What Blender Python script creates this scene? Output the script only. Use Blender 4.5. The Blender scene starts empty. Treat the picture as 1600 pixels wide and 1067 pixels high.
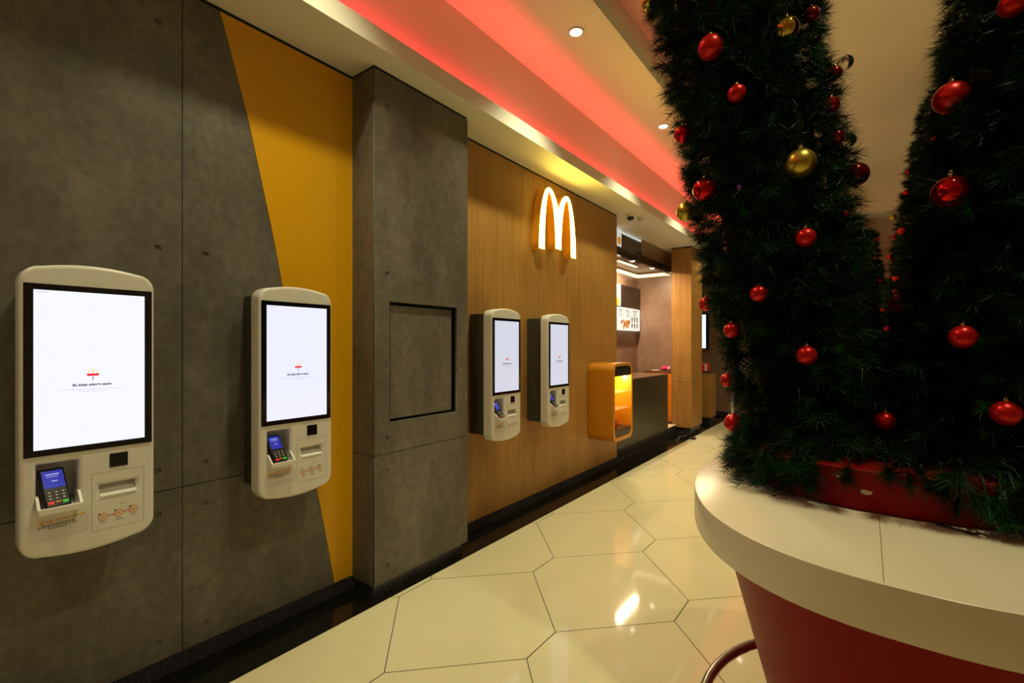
import bpy, bmesh, math, random
import numpy as np
from mathutils import Matrix, Vector

# ---------------------------------------------------------------- camera, world, exposure
C = bpy.context.scene.collection
SC = bpy.context.scene
F_PX, VX, HY, H = 737.2, 1353.4, 539.9, 1.55
TH = math.atan((VX - 800) / F_PX)
cam_d = bpy.data.cameras.new('camera')
cam_d.sensor_width = 36.0
cam_d.lens = 36.0 * F_PX / 1600
cam_d.shift_y = (HY - 533.5) / 1600
cam_d.clip_start = 0.05
cam = bpy.data.objects.new('camera', cam_d)
C.objects.link(cam)
cam.location = (0, 0, H)
cam.rotation_euler = (math.pi / 2, 0, TH)
SC.camera = cam
SC.view_settings.view_transform = 'Standard'
SC.view_settings.look = 'None'
SC.view_settings.gamma = 1
SC.view_settings.exposure = 0.12
SC.view_settings.use_curve_mapping = False
SC.cycles.use_denoising = True
SC.cycles.max_bounces = 8
SC.cycles.sample_clamp_indirect = 3.0
w = bpy.data.worlds.new('world')
SC.world = w
w.use_nodes = True
w.node_tree.nodes['Background'].inputs[0].default_value = (0.9, 0.7, 0.4, 1)
w.node_tree.nodes['Background'].inputs[1].default_value = 0.02

WARM = (1.0, 0.95, 0.56)
DOWNLIGHT_Y = (-2.64, -0.70, 1.24, 3.18, 5.12, 7.06, 9.0)
P_DOWN = 116.0
P_FILL = 80.0
P_RED = 3.6

# ---------------------------------------------------------------- materials
MATS = {}
def nodes(name):
    m = bpy.data.materials.new(name); m.use_nodes = True
    nt = m.node_tree; b = nt.nodes['Principled BSDF']
    return m, nt, b
def mat(name, col, rough=0.5, metal=0.0, emit=None, es=0.0, spec=0.5, coat=0.0, trans=0.0, alpha=1.0):
    if name in MATS: return MATS[name]
    m, nt, b = nodes(name)
    b.inputs['Base Color'].default_value = (*col, 1)
    b.inputs['Roughness'].default_value = rough
    b.inputs['Metallic'].default_value = metal
    b.inputs['Specular IOR Level'].default_value = spec
    b.inputs['Coat Weight'].default_value = coat
    b.inputs['Transmission Weight'].default_value = trans
    if emit:
        b.inputs['Emission Color'].default_value = (*emit, 1)
        b.inputs['Emission Strength'].default_value = es
    MATS[name] = m
    return m
def ramp_mat(name, scale, stops, rough=(0.4, 0.5), detail=6, stretch=(1, 1, 1), bump=0.0, noise_rough=0.6, spec=0.5,
             second=None, metal=0.0):
    """noise driven colour, object space"""
    m, nt, b = nodes(name)
    N, L = nt.nodes, nt.links
    tc = N.new('ShaderNodeTexCoord'); mp = N.new('ShaderNodeMapping'); mp.inputs['Scale'].default_value = stretch
    geo = N.new('ShaderNodeNewGeometry')
    L.new(geo.outputs['Position'], mp.inputs[0])
    nz = N.new('ShaderNodeTexNoise'); nz.inputs['Scale'].default_value = scale; nz.inputs['Detail'].default_value = detail
    nz.inputs['Roughness'].default_value = noise_rough
    L.new(mp.outputs[0], nz.inputs['Vector'])
    cr = N.new('ShaderNodeValToRGB')
    els = cr.color_ramp.elements
    els[0].position = stops[0][0]; els[0].color = (*stops[0][1], 1)
    els[1].position = stops[-1][0]; els[1].color = (*stops[-1][1], 1)
    for p, c in stops[1:-1]:
        e = els.new(p); e.color = (*c, 1)
    L.new(nz.outputs['Fac'], cr.inputs[0])
    col = cr.outputs[0]
    if second:
        n2 = N.new('ShaderNodeTexNoise'); n2.inputs['Scale'].default_value = second[0]; n2.inputs['Detail'].default_value = 3
        L.new(geo.outputs['Position'], n2.inputs['Vector'])
        mr = N.new('ShaderNodeMapRange'); mr.inputs[1].default_value = 0.3; mr.inputs[2].default_value = 0.7
        mr.inputs[3].default_value = second[1]; mr.inputs[4].default_value = second[2]
        L.new(n2.outputs['Fac'], mr.inputs[0])
        mx = N.new('ShaderNodeVectorMath'); mx.operation = 'SCALE'
        L.new(col, mx.inputs[0]); L.new(mr.outputs[0], mx.inputs['Scale'])
        col = mx.outputs[0]
    L.new(col, b.inputs['Base Color'])
    mr = N.new('ShaderNodeMapRange'); mr.inputs[3].default_value = rough[0]; mr.inputs[4].default_value = rough[1]
    L.new(nz.outputs['Fac'], mr.inputs[0]); L.new(mr.outputs[0], b.inputs['Roughness'])
    b.inputs['Specular IOR Level'].default_value = spec
    b.inputs['Metallic'].default_value = metal
    if bump:
        bp = N.new('ShaderNodeBump'); bp.inputs['Strength'].default_value = bump; bp.inputs['Distance'].default_value = 0.002
        L.new(nz.outputs['Fac'], bp.inputs['Height']); L.new(bp.outputs[0], b.inputs['Normal'])
    MATS[name] = m
    return m

CONCRETE = ramp_mat('concrete_laminate', 3.0, [(0.30, (0.100, 0.088, 0.074)), (0.5, (0.150, 0.134, 0.113)), (0.72, (0.22, 0.198, 0.168))],
                    rough=(0.38, 0.5), stretch=(1, 1, 0.5), detail=10, noise_rough=0.66, second=(26, 0.84, 1.16), spec=0.35)
OAK = ramp_mat('oak_veneer', 3.0, [(0.28, (0.33, 0.160, 0.038)), (0.5, (0.43, 0.220, 0.058)), (0.74, (0.51, 0.285, 0.085))],
               rough=(0.35, 0.45), stretch=(22, 22, 0.55), second=(1.6, 0.86, 1.12), spec=0.35)
YELLOW = mat('yellow_laminate', (0.82, 0.40, 0.002), 0.36)
BLACK = mat('black_gap', (0.004, 0.004, 0.004), 0.6)
GRANITE = ramp_mat('granite_skirting', 140, [(0.42, (0.022, 0.021, 0.032)), (0.58, (0.05, 0.047, 0.062)), (0.75, (0.2, 0.19, 0.21))],
                   rough=(0.2, 0.35), detail=3)
BLACKTILE = ramp_mat('black_polished_tile', 60, [(0.4, (0.005, 0.0045, 0.004)), (0.7, (0.012, 0.011, 0.01))], rough=(0.05, 0.12), detail=3)
TILE = ramp_mat('cream_polished_tile', 1.1, [(0.3, (0.73, 0.68, 0.45)), (0.7, (0.80, 0.75, 0.52))], rough=(0.035, 0.07), spec=0.5)
GROUT = mat('dark_grout', (0.03, 0.025, 0.015), 0.8)
CEIL = ramp_mat('ceiling_paint', 1.0, [(0.3, (0.80, 0.76, 0.66)), (0.7, (0.84, 0.80, 0.70))], rough=(0.6, 0.7))
BEIGE = ramp_mat('beige_wall_paint', 1.0, [(0.3, (0.55, 0.45, 0.34)), (0.7, (0.6, 0.5, 0.38))], rough=(0.6, 0.7))
BROWN = ramp_mat('brown_panel', 2.0, [(0.3, (0.24, 0.150, 0.105)), (0.7, (0.33, 0.215, 0.155))], rough=(0.3, 0.4), second=(12, 0.9, 1.1))
SHELL = mat('white_kiosk_plastic', (0.82, 0.80, 0.76), 0.3, coat=0.2)
DARKBOX = mat('dark_grey_metal', (0.06, 0.06, 0.058), 0.45)
BEZEL = mat('black_glass_bezel', (0.006, 0.006, 0.008), 0.12)
SEAM = mat('panel_seam', (0.28, 0.25, 0.2), 0.6)
RECESS = mat('grey_recess', (0.66, 0.66, 0.70), 0.45)
PAPER = mat('label_paper', (0.74, 0.7, 0.68), 0.5)
INK = mat('dark_ink', (0.03, 0.03, 0.035), 0.6)
LIGHTINK = mat('grey_ink', (0.35, 0.35, 0.4), 0.6)
ORANGEINK = mat('orange_ink', (0.85, 0.42, 0.05), 0.5)
REDINK = mat('red_ink', (0.62, 0.03, 0.03), 0.5)
CREAMINK = mat('cream_ink', (0.8, 0.62, 0.35), 0.5)
TERM = mat('terminal_black_plastic', (0.012, 0.012, 0.014), 0.32)
KEY = mat('key_grey', (0.10, 0.10, 0.11), 0.5)
KEYR = mat('key_red', (0.8, 0.02, 0.02), 0.4, emit=(1, 0.03, 0.02), es=0.25)
KEYG = mat('key_green', (0.02, 0.5, 0.04), 0.4, emit=(0.03, 0.8, 0.06), es=0.2)
KEYY = mat('key_orange', (0.85, 0.3, 0.03), 0.4)
REDLAM = ramp_mat('red_laminate', 1.5, [(0.3, (0.24, 0.003, 0.0015)), (0.7, (0.30, 0.004, 0.002))], rough=(0.4, 0.5), spec=0.14)
COUNTERTOP = ramp_mat('cream_solid_surface', 1.5, [(0.3, (0.76, 0.70, 0.54)), (0.7, (0.82, 0.765, 0.60))], rough=(0.22, 0.3))
STEEL = mat('brushed_steel', (0.36, 0.36, 0.35), 0.25, metal=1.0)
CHROME = mat('chrome', (0.8, 0.78, 0.74), 0.1, metal=1.0)
WHITEP = mat('white_plastic', (0.8, 0.78, 0.72), 0.35)

def ycol(name, col, es, base=None):
    return mat(name, base or tuple(c * 0.5 for c in col), 0.4, emit=col, es=es)

# ---------------------------------------------------------------- helpers
def obj(name, me, parent=None, loc=None, smooth=False):
    o = bpy.data.objects.new(name, me); C.objects.link(o)
    if parent: o.parent = parent
    if loc is not None: o.location = loc
    if smooth: me.shade_smooth()
    return o
def struct(o):
    o['kind'] = 'structure'; return o
def tag(o, label, cat, group=None):
    o['label'] = label; o['category'] = cat
    if group: o['group'] = group
    return o
def thing(name, label, cat, loc=(0, 0, 0), group=None):
    o = bpy.data.objects.new(name, None); C.objects.link(o); o.location = loc; o.empty_display_size = 0.05
    return tag(o, label, cat, group)
class MB:
    """collects shapes into one mesh with several materials"""
    def __init__(s): s.bm = bmesh.new(); s.mats = []
    def mi(s, m):
        if m not in s.mats: s.mats.append(m)
        return s.mats.index(m)
    def box(s, x0, x1, y0, y1, z0, z1, m, bev=0, seg=2, M=None):
        vs = [s.bm.verts.new((x, y, z)) for x in (x0, x1) for y in (y0, y1) for z in (z0, z1)]
        fs = [s.bm.faces.new([vs[i] for i in f]) for f in ((0, 1, 3, 2), (4, 6, 7, 5), (0, 4, 5, 1), (2, 3, 7, 6), (0, 2, 6, 4), (1, 5, 7, 3))]
        k = s.mi(m)
        for f in fs: f.material_index = k
        if M: bmesh.ops.transform(s.bm, matrix=M, verts=vs)
        if bev:
            es = list({e for f in fs for e in f.edges})
            r = bmesh.ops.bevel(s.bm, geom=es, offset=bev, segments=seg, affect='EDGES', profile=0.5)
            for f in r['faces']: f.material_index = k; f.smooth = True
        return s
    def prism(s, pts, a, b, m, axis='x'):
        """polygon (u,v) extruded between a and b: axis x -> (a,u,v), y -> (u,a,v), z -> (u,v,a)"""
        def P(u, v, t): return {'x': (t, u, v), 'y': (u, t, v), 'z': (u, v, t)}[axis]
        k = s.mi(m)
        A = [s.bm.verts.new(P(u, v, a)) for u, v in pts]; B = [s.bm.verts.new(P(u, v, b)) for u, v in pts]
        n = len(pts)
        fs = [s.bm.faces.new(A), s.bm.faces.new(B[::-1])]
        for i in range(n): fs.append(s.bm.faces.new((A[i], B[i], B[(i + 1) % n], A[(i + 1) % n])))
        for f in fs: f.material_index = k
        return s
    def lathe(s, prof, m, c=(0, 0, 0), n=24, axis='z', smooth=True):
        k = s.mi(m); rings = []
        for r, h in prof:
            ring = []
            for i in range(n):
                a = 2 * math.pi * i / n; u, v = r * math.cos(a), r * math.sin(a)
                p = {'z': (u, v, h), 'x': (h, u, v), 'y': (u, h, v)}[axis]
                ring.append(s.bm.verts.new((c[0] + p[0], c[1] + p[1], c[2] + p[2])))
            rings.append(ring)
        for a, b in zip(rings, rings[1:]):
            for i in range(n):
                f = s.bm.faces.new((a[i], a[(i + 1) % n], b[(i + 1) % n], b[i])); f.material_index = k; f.smooth = smooth
        for r in (rings[0], rings[-1][::-1]):
            f = s.bm.faces.new(r); f.material_index = k
        return s
    def tube(s, pts, r, m, n=10, closed=False):
        k = s.mi(m); pts = [Vector(p) for p in pts]; N = len(pts); rings = []
        up = Vector((0, 0, 1))
        for i, p in enumerate(pts):
            if closed: d = pts[(i + 1) % N] - pts[i - 1]
            else: d = pts[min(i + 1, N - 1)] - pts[max(i - 1, 0)]
            d.normalize()
            a = d.cross(up)
            if a.length < 1e-3: a = d.cross(Vector((0, 1, 0)))
            a.normalize(); b = a.cross(d)
            rings.append([s.bm.verts.new(p + (a * math.cos(2 * math.pi * j / n) + b * math.sin(2 * math.pi * j / n)) * r) for j in range(n)])
        for i in range(N if closed else N - 1):
            A, B = rings[i], rings[(i + 1) % N]
            for j in range(n):
                f = s.bm.faces.new((A[j], A[(j + 1) % n], B[(j + 1) % n], B[j])); f.material_index = k; f.smooth = True
        if not closed:
            for r_ in (rings[0], rings[-1]):
                f = s.bm.faces.new(r_); f.material_index = k
        return s
    def mesh(s, name):
        bmesh.ops.recalc_face_normals(s.bm, faces=s.bm.faces)
        me = bpy.data.meshes.new(name); s.bm.to_mesh(me); s.bm.free()
        for m in s.mats: me.materials.append(m)
        return me
    def build(s, name, parent=None, loc=None):
        return obj(name, s.mesh(name), parent, loc)

def plate(name, outer, holes, x_back, x_front, m, bevel=0.0, parent=None, seg=3, loc=None):
    """a flat plate in the y-z plane with real holes, thickness from x_back to x_front"""
    cu = bpy.data.curves.new(name, 'CURVE'); cu.dimensions = '2D'; cu.fill_mode = 'BOTH'
    cu.extrude = max((x_front - x_back) / 2 - bevel, 0.0); cu.bevel_depth = bevel; cu.bevel_resolution = seg; cu.offset = -bevel
    for pts in [outer] + list(holes):
        sp = cu.splines.new('POLY'); sp.points.add(len(pts) - 1); sp.use_cyclic_u = True
        for q, (u, v) in zip(sp.points, pts): q.co = (u, v, 0, 1)
    t = bpy.data.objects.new('tmp', cu); C.objects.link(t)
    bpy.context.view_layer.update()
    me = bpy.data.meshes.new_from_object(t.evaluated_get(bpy.context.evaluated_depsgraph_get()))
    bpy.data.objects.remove(t); bpy.data.curves.remove(cu)
    me.name = name
    me.transform(Matrix(((0, 0, 1, (x_front + x_back) / 2), (1, 0, 0, 0), (0, 1, 0, 0), (0, 0, 0, 1))))
    me.materials.clear(); me.materials.append(m)
    return obj(name, me, parent, loc)
def rect(u0, u1, v0, v1): return [(u0, v0), (u1, v0), (u1, v1), (u0, v1)]
def rrect(u0, u1, v0, v1, r, n=6):
    out = []
    for cx, cy, a0 in ((u1 - r, v0 + r, -90), (u1 - r, v1 - r, 0), (u0 + r, v1 - r, 90), (u0 + r, v0 + r, 180)):
        for i in range(n + 1):
            a = math.radians(a0 + 90 * i / n); out.append((cx + r * math.cos(a), cy + r * math.sin(a)))
    return out
def circle(cu, cv, r, n=16):
    return [(cu + r * math.cos(2 * math.pi * i / n), cv + r * math.sin(2 * math.pi * i / n)) for i in range(n)]
def arches(w_, h_, n=14):
    """outline of the double arch sign, lower left corner at 0,0; designed on 0.713 x 0.631"""
    pts = []
    for i in range(n + 1):                                   # outer left
        t = math.pi / 2 * i / n; pts.append((0.178 * (1 - math.cos(t)), 0.631 * math.sin(t)))
    t0 = math.asin(0.435 / 0.631)
    for i in range(1, n + 1):
        t = math.pi / 2 - (math.pi / 2 - t0) * i / n; pts.append((0.178 + 0.2470 * math.cos(t), 0.631 * math.sin(t)))
    left = pts
    right = [(0.713 - u, v) for u, v in left[::-1]][1:]
    out = left + right
    # inner right arch, middle leg, inner left arch
    inner = []
    for i in range(n + 1):
        t = math.pi / 2 * i / n; inner.append((0.093 + 0.087 * (1 - math.cos(t)), 0.587 * math.sin(t)))
    for i in range(1, n + 1):
        t = math.pi / 2 - (math.pi / 2 - 0.075) * i / n; inner.append((0.18 + 0.1255 * math.cos(t), 0.587 * math.sin(t)))
    out += [(0.713 - u, v) for u, v in inner]
    out += inner[::-1]
    return [(u / 0.713 * w_, v / 0.631 * h_) for u, v in out]
def text_mesh(name, body, size, m, parent, y, z, x, extrude=0.0003, bold=0.0):
    cu = bpy.data.curves.new(name, 'FONT'); cu.body = body; cu.size = size; cu.align_x = 'CENTER'; cu.extrude = extrude; cu.offset = bold
    cu.resolution_u = 3
    t = bpy.data.objects.new('tmp', cu); C.objects.link(t); bpy.context.view_layer.update()
    me = bpy.data.meshes.new_from_object(t.evaluated_get(bpy.context.evaluated_depsgraph_get()))
    bpy.data.objects.remove(t); bpy.data.curves.remove(cu)
    me.name = name
    me.transform(Matrix(((0, 0, 1, x), (1, 0, 0, y), (0, 1, 0, z), (0, 0, 0, 1))))
    me.materials.clear(); me.materials.append(m)
    return obj(name, me, parent)

# ---------------------------------------------------------------- the room
WX, PX = -2.627, -2.405        # wall face, pillar face
ZS, ZC, ZU = 3.27, 3.95, 4.42  # soffit, tray, upper ceiling
X1, X2, X3, X4 = -2.245, -2.34, -1.52, -1.64
Y0, Y1 = -4.0, 14.8

# floor: cream elongated hexagons with dark grout
def make_floor():
    s = MB()
    bm = s.bm
    k = s.mi(TILE)
    x0, pc, y0, P, sh = -1.3448, 0.4812, 2.0473, 1.5172, 0.2707
    g = 0.0028
    dy = P / 2 - sh                                            # rise of a slanted edge
    for i in range(-16, 4):
        for j in range(-5, 12):
            # tile centred in x on column i, short sides on columns i-1 and i+1
            cx = x0 - i * pc
            cy = y0 + P / 2 * (1 if i % 2 == 0 else 0) + j * P
            base = [(-pc, -sh / 2), (0, -sh / 2 - dy), (pc, -sh / 2), (pc, sh / 2), (0, sh / 2 + dy), (-pc, sh / 2)]
            pts = []
            for u, v in base:
                f = 1 - g / pc
                pts.append((cx + u * f, cy + v * (1 - g / (sh / 2 + dy))))
            vs = [bm.verts.new((a, b, 0)) for a, b in pts]
            f = bm.faces.new(vs); f.material_index = k
    geom = bm.verts[:] + bm.edges[:] + bm.faces[:]
    bmesh.ops.bisect_plane(bm, geom=geom, plane_co=(-2.342, 0, 0), plane_no=(1, 0, 0), clear_inner=True)
    geom = bm.verts[:] + bm.edges[:] + bm.faces[:]
    bmesh.ops.bisect_plane(bm, geom=geom, plane_co=(4.5, 0, 0), plane_no=(1, 0, 0), clear_outer=True)
    geom = bm.verts[:] + bm.edges[:] + bm.faces[:]
    bmesh.ops.bisect_plane(bm, geom=geom, plane_co=(0, Y1, 0), plane_no=(0, 1, 0), clear_outer=True)
    s.box(-3.7, 4.5, Y0, Y1, -0.1, -0.0015, GROUT)
    # black border tiles along the wall
    kb = s.mi(BLACKTILE)
    ys = [-4.0 + 0.506 * i for i in range(0, 38)]
    off = 1.113 - 0.506 * 10 + 4.0
    for i in range(-2, 37):
        a = -4.0 + off + 0.506 * i + 0.001; b = a + 0.504
        a, b = max(a, Y0), min(b, Y1)
        if b <= a: continue
        for xa, xb in ((-3.6, -2.601), (-2.599, -2.345)):
            vs = [bm.verts.new(p) for p in ((xa, a, 0), (xb, a, 0), (xb, b, 0), (xa, b, 0))]
            f = bm.faces.new(vs); f.material_index = kb
    return s.build('floor')
struct(make_floor())

HOLE_Z = (0.172, 0.768, 0.970, 2.002, 3.05)
JZ = 0.871
def concrete_panel(name, outer, hole_y, x_front, th=0.006, zr=(0, 9)):
    holes = [circle(y, z, 0.0135) for y in hole_y for z in HOLE_Z if zr[0] < z < zr[1]]
    return struct(plate(name, outer, holes, x_front - th, x_front, CONCRETE, bevel=0.0015, seg=1))
def dish(y, z, xf):
    pass
# backing wall behind the panels
ZB = 0.083
s = MB(); s.box(-2.80, WX - 0.0065, Y0, 5.80, 0, ZS + 0.03, CONCRETE)
struct(s.build('wall_left'))
g = 0.002
def wall_pair(y0_, y1_, hy):
    concrete_panel('wall_left', rect(y0_ + g, y1_ - g, ZB, JZ - g), hy, WX, zr=(0, JZ))
    concrete_panel('wall_left', rect(y0_ + g, y1_ - g, JZ + g, 3.250), hy, WX, zr=(JZ, 9))
wall_pair(-4.0, -1.58, ()); wall_pair(-1.58, -0.36, (-1.47, -0.46)); wall_pair(-0.36, 0.862, (-0.26, 0.763))
# curved division between concrete and yellow
def edge_y(z):
    zs = [0.083, 0.4, 0.708, 1.1, 1.5, 1.909, 2.153, 2.42, 2.743, 3.041, 3.27]
    ys = [1.672, 1.614, 1.552, 1.478, 1.411, 1.343, 1.297, 1.238, 1.166, 1.085, 1.020]
    return float(np.interp(z, zs, ys))
zz = np.linspace(ZB, 3.250, 34)
lo = [z for z in zz if z < JZ - g] + [JZ - g]; hi = [JZ + g] + [z for z in zz if z > JZ + g]
concrete_panel('wall_left', [(0.862 + g, ZB)] + [(edge_y(z) - .001, z) for z in lo] + [(0.862 + g, JZ - g)], (0.962,), WX, zr=(0, JZ))
concrete_panel('wall_left', [(0.862 + g, JZ + g)] + [(edge_y(z) - .001, z) for z in hi] + [(0.862 + g, 3.250)], (0.962,), WX, zr=(JZ, 9))
struct(plate('wall_left', [(edge_y(z) + .001, z) for z in zz] + [(1.80, 3.250), (1.80, ZB)], [], WX - 0.006, WX, YELLOW))
# oak panels
oak_y = [2.60, 3.694, 4.796, 5.80]
for a, b in zip(oak_y, oak_y[1:]):
    s = MB(); s.box(WX - 0.006, WX, a + 0.001, b - 0.001, ZB, JZ - 0.0015, OAK); s.box(WX - 0.006, WX, a + 0.001, b - 0.001, JZ + 0.0015, 3.250, OAK)
    struct(s.build('wall_left'))
# black shadow gap below the soffit
s = MB(); s.box(WX - 0.0062, WX - 0.003, Y0, 5.80, 3.2502, ZS, BLACK); struct(s.build('trim_1'))
# skirting
s = MB()
for a, b in ((-4, -1.2), (-1.2, 0.9), (0.9, 1.80), (2.648, 3.7), (3.7, 4.8), (4.8, 5.80)):
    s.box(WX - 0.0062, WX - 0.0015, a, b - 0.002, 0, ZB - 0.001, GRANITE)
struct(s.build('baseboard_left'))
# concrete pillar
py0, py1 = 1.800, 2.648
pl = MB()
pl.box(WX - 0.019, PX - 0.055, py0 + 0.02, py1 - 0.02, ZB, 3.250, BLACK)
struct(pl.build('wall_pillar'))
nh = (py0 + 0.099,)
concrete_panel('wall_pillar', rect(py0 + g, py1 - g, ZB - .012, JZ - g), nh, PX, zr=(0, JZ))
NY0, NY1, NZ0, NZ1 = 1.919, 2.530, 1.066, 1.828
holes = [circle(nh[0], z, 0.0135) for z in HOLE_Z if z > JZ]
struct(plate('wall_pillar', rect(py0 + g, py1 - g, JZ + g, 3.250), holes + [rect(NY0, NY1, NZ0, NZ1)], PX - 0.02, PX, CONCRETE, bevel=0.0015, seg=1))
s = MB()
for z in HOLE_Z: s.box(PX - 0.0075, PX - 0.0065, nh[0] - .02, nh[0] + .02, z - .02, z + .02, CONCRETE)
struct(s.build('wall_pillar'))
s = MB(); s.box(PX - 0.05, PX - 0.045, py0 + .03, py1 - .03, .1, 3.2, CONCRETE)
s.box(PX - 0.044, PX - 0.022, NY0 + 0.020, NY1 - 0.036, NZ0 + 0.016, NZ1 - 0.020, CONCRETE, bev=.001)
bk = BLACK
s.box(PX - 0.0445, PX - 0.0205, NY0 - .03, NY1 + .03, NZ0 - .03, NZ0 - .001, bk); s.box(PX - 0.0445, PX - 0.0205, NY0 - .03, NY1 + .03, NZ1 + .001, NZ1 + .03, bk)
s.box(PX - 0.0445, PX - 0.0205, NY0 - .03, NY0 - .001, NZ0, NZ1, bk); s.box(PX - 0.0445, PX - 0.0205, NY1 + .001, NY1 + .03, NZ0, NZ1, bk)
s.box(PX - 0.0449, PX - 0.0441, NY0, NY1, NZ0, NZ1, bk)
struct(s.build('wall_pillar'))
s = MB()
for ya, yb in ((py0 + .003, py0 + .03), (py1 - .03, py1 - .003)): s.box(PX - .0127, PX - .0062, ya, yb, ZB, 3.25, BLACK)
struct(s.build('trim_3'))
for ya, yb in ((py0, py0 + 0.018), (py1 - 0.018, py1)):
    s = MB()
    s.box(WX - .019, PX - 0.013, ya, yb, ZB - .012, JZ - g, CONCRETE); s.box(WX - .019, PX - 0.013, ya, yb, JZ + g, 3.250, CONCRETE)
    struct(s.build('wall_pillar'))
s = MB(); s.box(WX - 0.02, PX - 0.012, py0 + 0.006, py1 - 0.055, 0, ZB - .014, GRANITE); struct(s.build('baseboard_pillar'))
s = MB(); s.box(WX - 0.02, PX - 0.006, py0 + .004, py1 - .004, 3.2502, ZS, BLACK); struct(s.build('trim_2'))

# soffit, cove and tray ceiling
s = MB()
s.box(-3.7, X1, Y0, Y1, ZS, ZS + 0.03, CEIL)
s.box(X1 - 0.012, X1, Y0, Y1, ZS + .03, ZS + 0.115, CEIL)
struct(s.build('ceiling'))
s = MB(); s.box(X2 - 0.03, X2, Y0, Y1, ZS + 0.03, ZC, CEIL); struct(s.build('wall_cove'))
s = MB(); s.box(X2 - 0.03, X3, Y0, Y1, ZC, ZC + 0.03, CEIL); s.box(X3 - 0.012, X3, Y0, Y1, ZC + .03, ZC + 0.11, CEIL)
struct(s.build('ceiling'))
s = MB(); s.box(X4 - 0.03, X4, Y0, Y1, ZC + 0.03, ZU, CEIL); struct(s.build('wall_cove'))
s = MB(); s.box(X4 - 0.03, 4.5, Y0, 10.65, ZU, ZU + 0.03, CEIL); struct(s.build('ceiling'))
s = MB(); s.box(X3 + .02, 4.5, 10.65, 10.75, 3.94, ZU, CEIL); s.box(X3 + .02, 4.5, 10.75, Y1, 3.94, 3.97, CEIL); struct(s.build('ceiling'))
s = MB(); s.box(-3.7, 4.6, Y1, Y1 + 0.1, 0, ZU, BEIGE); struct(s.build('wall_far'))
s = MB(); s.box(-3.7, 4.6, Y0 - 0.1, Y0, 0, ZU, BEIGE); struct(s.build('wall_near'))
s = MB(); s.box(4.5, 4.6, Y0, Y1, 0, ZU, BEIGE); struct(s.build('wall_right'))

# ---------------------------------------------------------------- lamps
def strip_light(name, x, y0, y1, z, wid, power, col, label, rot=(math.pi, 0, 0)):
    t = thing(name, label, 'light', (x, (y0 + y1) / 2, z))
    MB().box(-wid / 2, wid / 2, -(y1 - y0) / 2, (y1 - y0) / 2, -0.008, 0, WHITEP).build('housing', t)
    MB().box(-wid / 2 + .003, wid / 2 - .003, -(y1 - y0) / 2, (y1 - y0) / 2, 0.0005, 0.003, mat(name + '_glow', (.5, .1, .1), .5, emit=col, es=2.0)).build('led_tape', t)
    L = bpy.data.lights.new(name, 'AREA'); L.shape = 'RECTANGLE'; L.size = wid; L.size_y = (y1 - y0); L.energy = power; L.color = col
    lo_ = bpy.data.objects.new('light_source', L); C.objects.link(lo_); lo_.parent = t; lo_.location = (0, 0, 0.006); lo_.rotation_euler = rot
RED = (1.0, 0.03, 0.045)
for y0_, y1_, n_ in ((-4, 2.2, 'nearest'), (2.2, 8.4, 'middle'), (8.4, 14.8, 'farthest')):
    strip_light('cove_led_strip', -2.292, y0_ + .02, y1_ - .02, 3.31, 0.02, P_RED * 6, RED, 'red LED strip hidden in the lower ceiling cove, %s length' % n_)
    strip_light('cove_led_strip', -1.585, y0_ + .02, y1_ - .02, 3.99, 0.02, P_RED * 0.35, RED, 'red LED strip hidden in the upper ceiling cove, %s length' % n_)

LENS = mat('downlight_lens', (1, 0.9, 0.7), 0.4, emit=(1.0, 0.86, 0.62), es=14.0)
def downlight(x, y, z, label, power, group, size=0.045, angle=106):
    t = thing('recessed_downlight', label, 'ceiling light', (x, y, z), group)
    MB().lathe([(size * 1.38, 0.0), (size * 1.36, -0.006), (size * 1.08, -0.009), (size * 1.0, -0.004), (size, 0.0)], WHITEP, n=28).build('trim_ring', t)
    MB().lathe([(size, -0.001), (size * .97, -0.003)], LENS, n=28).build('lens', t)
    L = bpy.data.lights.new('downlight', 'SPOT'); L.energy = power; L.color = WARM; L.spot_size = math.radians(angle); L.spot_blend = 1.0
    L.shadow_soft_size = 0.045
    o = bpy.data.objects.new('light_source', L); C.objects.link(o); o.parent = t; o.location = (0, 0, -0.03)
names_y = ('behind the viewer', 'just behind the viewer', 'above the first self-order kiosk', 'nearest of the two seen in the pink tray ceiling',
           'farther of the two seen in the pink tray ceiling', 'in the tray ceiling past the serving counter', 'at the far end of the tray ceiling')
for y, nm, kp in zip(DOWNLIGHT_Y, names_y, (.35, .5, .8, 1.1, 1.1, 1.0, 1.0)):
    downlight(-1.775, y, ZC, 'round recessed downlight ' + nm, P_DOWN * kp, 'round downlights in the tray ceiling')
for x, y, nm in ((.70, 1.42, 'over the near end of the first counter'), (1.45, 3.9, 'behind the first tree planter'), (1.45, 8.6, 'beyond the second tree planter')):  # unseen downlights added as fill for the hall and the counter top
    downlight(x, y, ZU, 'added unseen downlight in the upper ceiling ' + nm, P_FILL * (1.6 if y < 2 else 1), 'added fill downlights in the upper ceiling', angle=150)

# ---------------------------------------------------------------- illuminated sign
def make_sign():
    t = thing('arches_sign', 'glowing yellow double arch sign on the oak wall', 'sign', (WX, 3.812, 2.497))
    pts = arches(0.713, 0.631)
    # middle leg ends a little higher than the outer legs
    plate('sign_body', pts, [], 0.0, 0.092, mat('sign_side', (0.75, 0.30, 0.01), 0.35, emit=(1.0, 0.36, 0.01), es=0.10), parent=t)
    plate('sign_face', pts, [], 0.0925, 0.098, mat('sign_glow', (0.9, 0.7, 0.2), 0.4, emit=(1.0, 0.72, 0.09), es=21.0), parent=t)
make_sign()

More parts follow.
